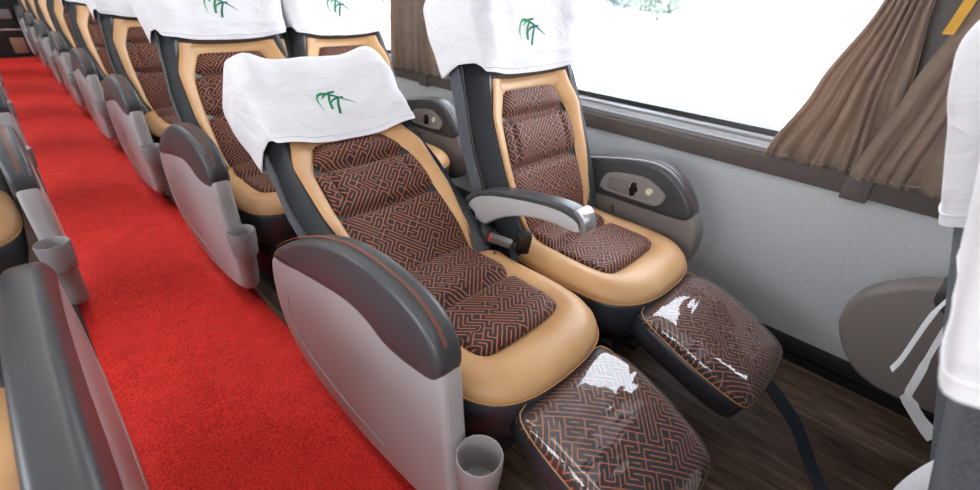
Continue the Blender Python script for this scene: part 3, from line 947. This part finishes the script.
# ------------------------------------------------------------------ loose items
def ribbon(bm, pts, w, th, side=Vector((1, 0, 0))):
    rings = []
    for i, p in enumerate(pts):
        p = Vector(p); ww = w[i] if isinstance(w, (list, tuple)) else w
        d = (Vector(pts[min(i + 1, len(pts) - 1)]) - Vector(pts[max(0, i - 1)])).normalized()
        s = (side - d * side.dot(d)).normalized(); n = d.cross(s)
        rings.append([p + s * a * ww / 2 + n * b * th / 2 for a, b in ((-1, -1), (1, -1), (1, 1), (-1, 1))])
    loft(bm, rings)
bm = bmesh.new()
ribbon(bm, chaikin([(1.235, -.165, .235), (1.21, -.24, .20), (1.235, -.30, .13), (1.238, -.335, .09), (1.20, -.40, .02), (1.13, -.47, .008)], 2, closed=False), .036, .004, Vector((.707, -.707, 0)))
tag(obj('hanging_strap', bm, 'strap', angle=40), 'dark blue webbing strap hanging from the window seat leg rest to the wooden floor', 'strap')
bm = bmesh.new()
ribbon(bm, chaikin([(1.30, -.455, .62), (1.30, -.438, .555), (1.305, -.437, .46), (1.30, -.436, .40), (1.30, -.430, .365)], 2, closed=False), [.013] * 6 + [.02] * 40, .0015, Vector((1, .4, 0)))
tag(obj('plastic_strip', bm, 'wstrap', angle=60), 'upper white plastic strip hanging in front of the taupe console at right', 'plastic strip', 'white plastic strips')
bm = bmesh.new()
ribbon(bm, chaikin([(1.30, -.47, .56), (1.30, -.471, .473), (1.29, -.478, .37), (1.30, -.480, .31), (1.29, -.525, .27), (1.27, -.56, .255)], 2, closed=False), [.012] * 8 + [.018] * 6 + [.045] * 40, .0015, Vector((.5, .8, 0)))
tag(obj('plastic_strip', bm, 'wstrap', angle=60), 'lower crumpled white plastic strip with wide folded end near the floor', 'plastic strip', 'white plastic strips')

# ------------------------------------------------------------------ outside
bm = bmesh.new(); box(bm, -60, 120, -60, 120, -1.6, -1.5); struct('ground', bm, 'pave')
def tree(x, y, h, r, seed, mat, label, cat='tree', name='roadside_tree'):
    random.seed(seed)
    t = thing(name, label, cat, (x, y, -1.5), 'trees and shrubs outside')
    bm = bmesh.new(); tube(bm, [(0, 0, 0), (.1, 0, h * .35), (-.1, .1, h * .7)], [.25, .2, .1], 10); obj('trunk', bm, 'bark', t)
    bm = bmesh.new()
    for k in range(1400):
        a = random.uniform(0, 2 * pi); c = random.uniform(-.8, 1); rr = r * random.uniform(.55, 1) * (1 + .25 * sin(a * 3 + seed))
        p = Vector((rr * cos(a) * math.sqrt(1 - c * c), rr * sin(a) * math.sqrt(1 - c * c), h * .62 + c * h * .38))
        d = Vector((random.uniform(-1, 1), random.uniform(-1, 1), random.uniform(-1, 1))).normalized(); e = d.orthogonal().normalized(); g = d.cross(e)
        L = random.uniform(.25, .5)
        vs = [bm.verts.new(p + q) for q in (e * L, g * L * .6, -e * L, -g * L * .6)]; bm.faces.new(vs)
    obj('crown', bm, mat, t, smooth=False)
tree(62, 36, 3.4, 2.2, 1, 'leaf2', 'pale blue-green shrub outside, leftmost through the big window')
tree(56, 28, 2.9, 2.6, 2, 'leaf', 'pale green round shrub outside in the big window beside the headrest')
tree(25, 36, 4.2, 3.0, 4, 'leaf', 'pale green tree outside seen through the far window behind the curtain')
t = thing('parked_building', 'pale low building outside at the top of the window near the curtain', 'building', (75, 14, -1.5)); t.name = 'low_building'
bm = bmesh.new(); box(bm, 0, 8, -7, 9, 0, 5); obj('walls', bm, 'shut', t, smooth=False)
for k in range(4):
    bm = bmesh.new(); box(bm, -.05, .02, -6 + k * 3.8, -3.8 + k * 3.8, 1.2, 2.8); obj('window', bm, 'winbl', t, smooth=False)

# ------------------------------------------------------------------ light
w = bpy.data.worlds.new('sky'); SC.world = w; w.use_nodes = True
nt = w.node_tree; bg = nt.nodes['Background']
tc = nt.nodes.new('ShaderNodeTexCoord'); sx = nt.nodes.new('ShaderNodeSeparateXYZ'); nt.links.new(tc.outputs['Generated'], sx.inputs[0])
rp = nt.nodes.new('ShaderNodeValToRGB'); rp.color_ramp.elements[0].position = .45; rp.color_ramp.elements[0].color = (.95, .95, .93, 1)
rp.color_ramp.elements[1].position = .75; rp.color_ramp.elements[1].color = (.82, .90, 1, 1)
mp = nt.nodes.new('ShaderNodeMath'); mp.operation = 'MULTIPLY_ADD'; mp.inputs[1].default_value = .5; mp.inputs[2].default_value = .5
nt.links.new(sx.outputs[2], mp.inputs[0]); nt.links.new(mp.outputs[0], rp.inputs[0]); nt.links.new(rp.outputs[0], bg.inputs[0])
bg.inputs[1].default_value = 7.2
def area(name, loc, rot, sx_, sy_, power, col=(1, 1, 1), portal=False):
    l = bpy.data.lights.new(name, 'AREA'); l.shape = 'RECTANGLE'; l.size = sx_; l.size_y = sy_; l.energy = power; l.color = col
    o = bpy.data.objects.new(name, l); COL.objects.link(o); o.location = loc; o.rotation_euler = rot
    if portal: l.cycles.is_portal = True
    return o
area('window_portal', (XW + .12, 3.4, 1.2), (0, radians(90), 0), .95, 11.6, 1, portal=True)
area('window_portal', (XWL - .12, 3.4, 1.2), (0, radians(-90), 0), .95, 11.6, 1, portal=True)
for k in range(4):  # unseen fill lights added under the ceiling to brighten the cabin
    area('ceiling_fill', (.134, -.9 + k * 2.9, 1.965), (0, 0, 0), .34, 2.2, 6, (1, .97, .93))
# ------------------------------------------------------------------ camera
cam = bpy.data.cameras.new('camera'); co = bpy.data.objects.new('camera', cam); COL.objects.link(co)
cam.sensor_width = 36; cam.lens = 457.39 / 980 * 36; cam.clip_start = .02; cam.clip_end = 400
cam.dof.use_dof = True; cam.dof.focus_distance = 1.25; cam.dof.aperture_fstop = 2.8
co.location = (-.0269, -.2913, 1.1543); co.rotation_euler = (1.0554, -.0431, -.7853)
SC.camera = co
SC.view_settings.view_transform = 'Standard'; SC.view_settings.look = 'None'; SC.view_settings.exposure = 0.12
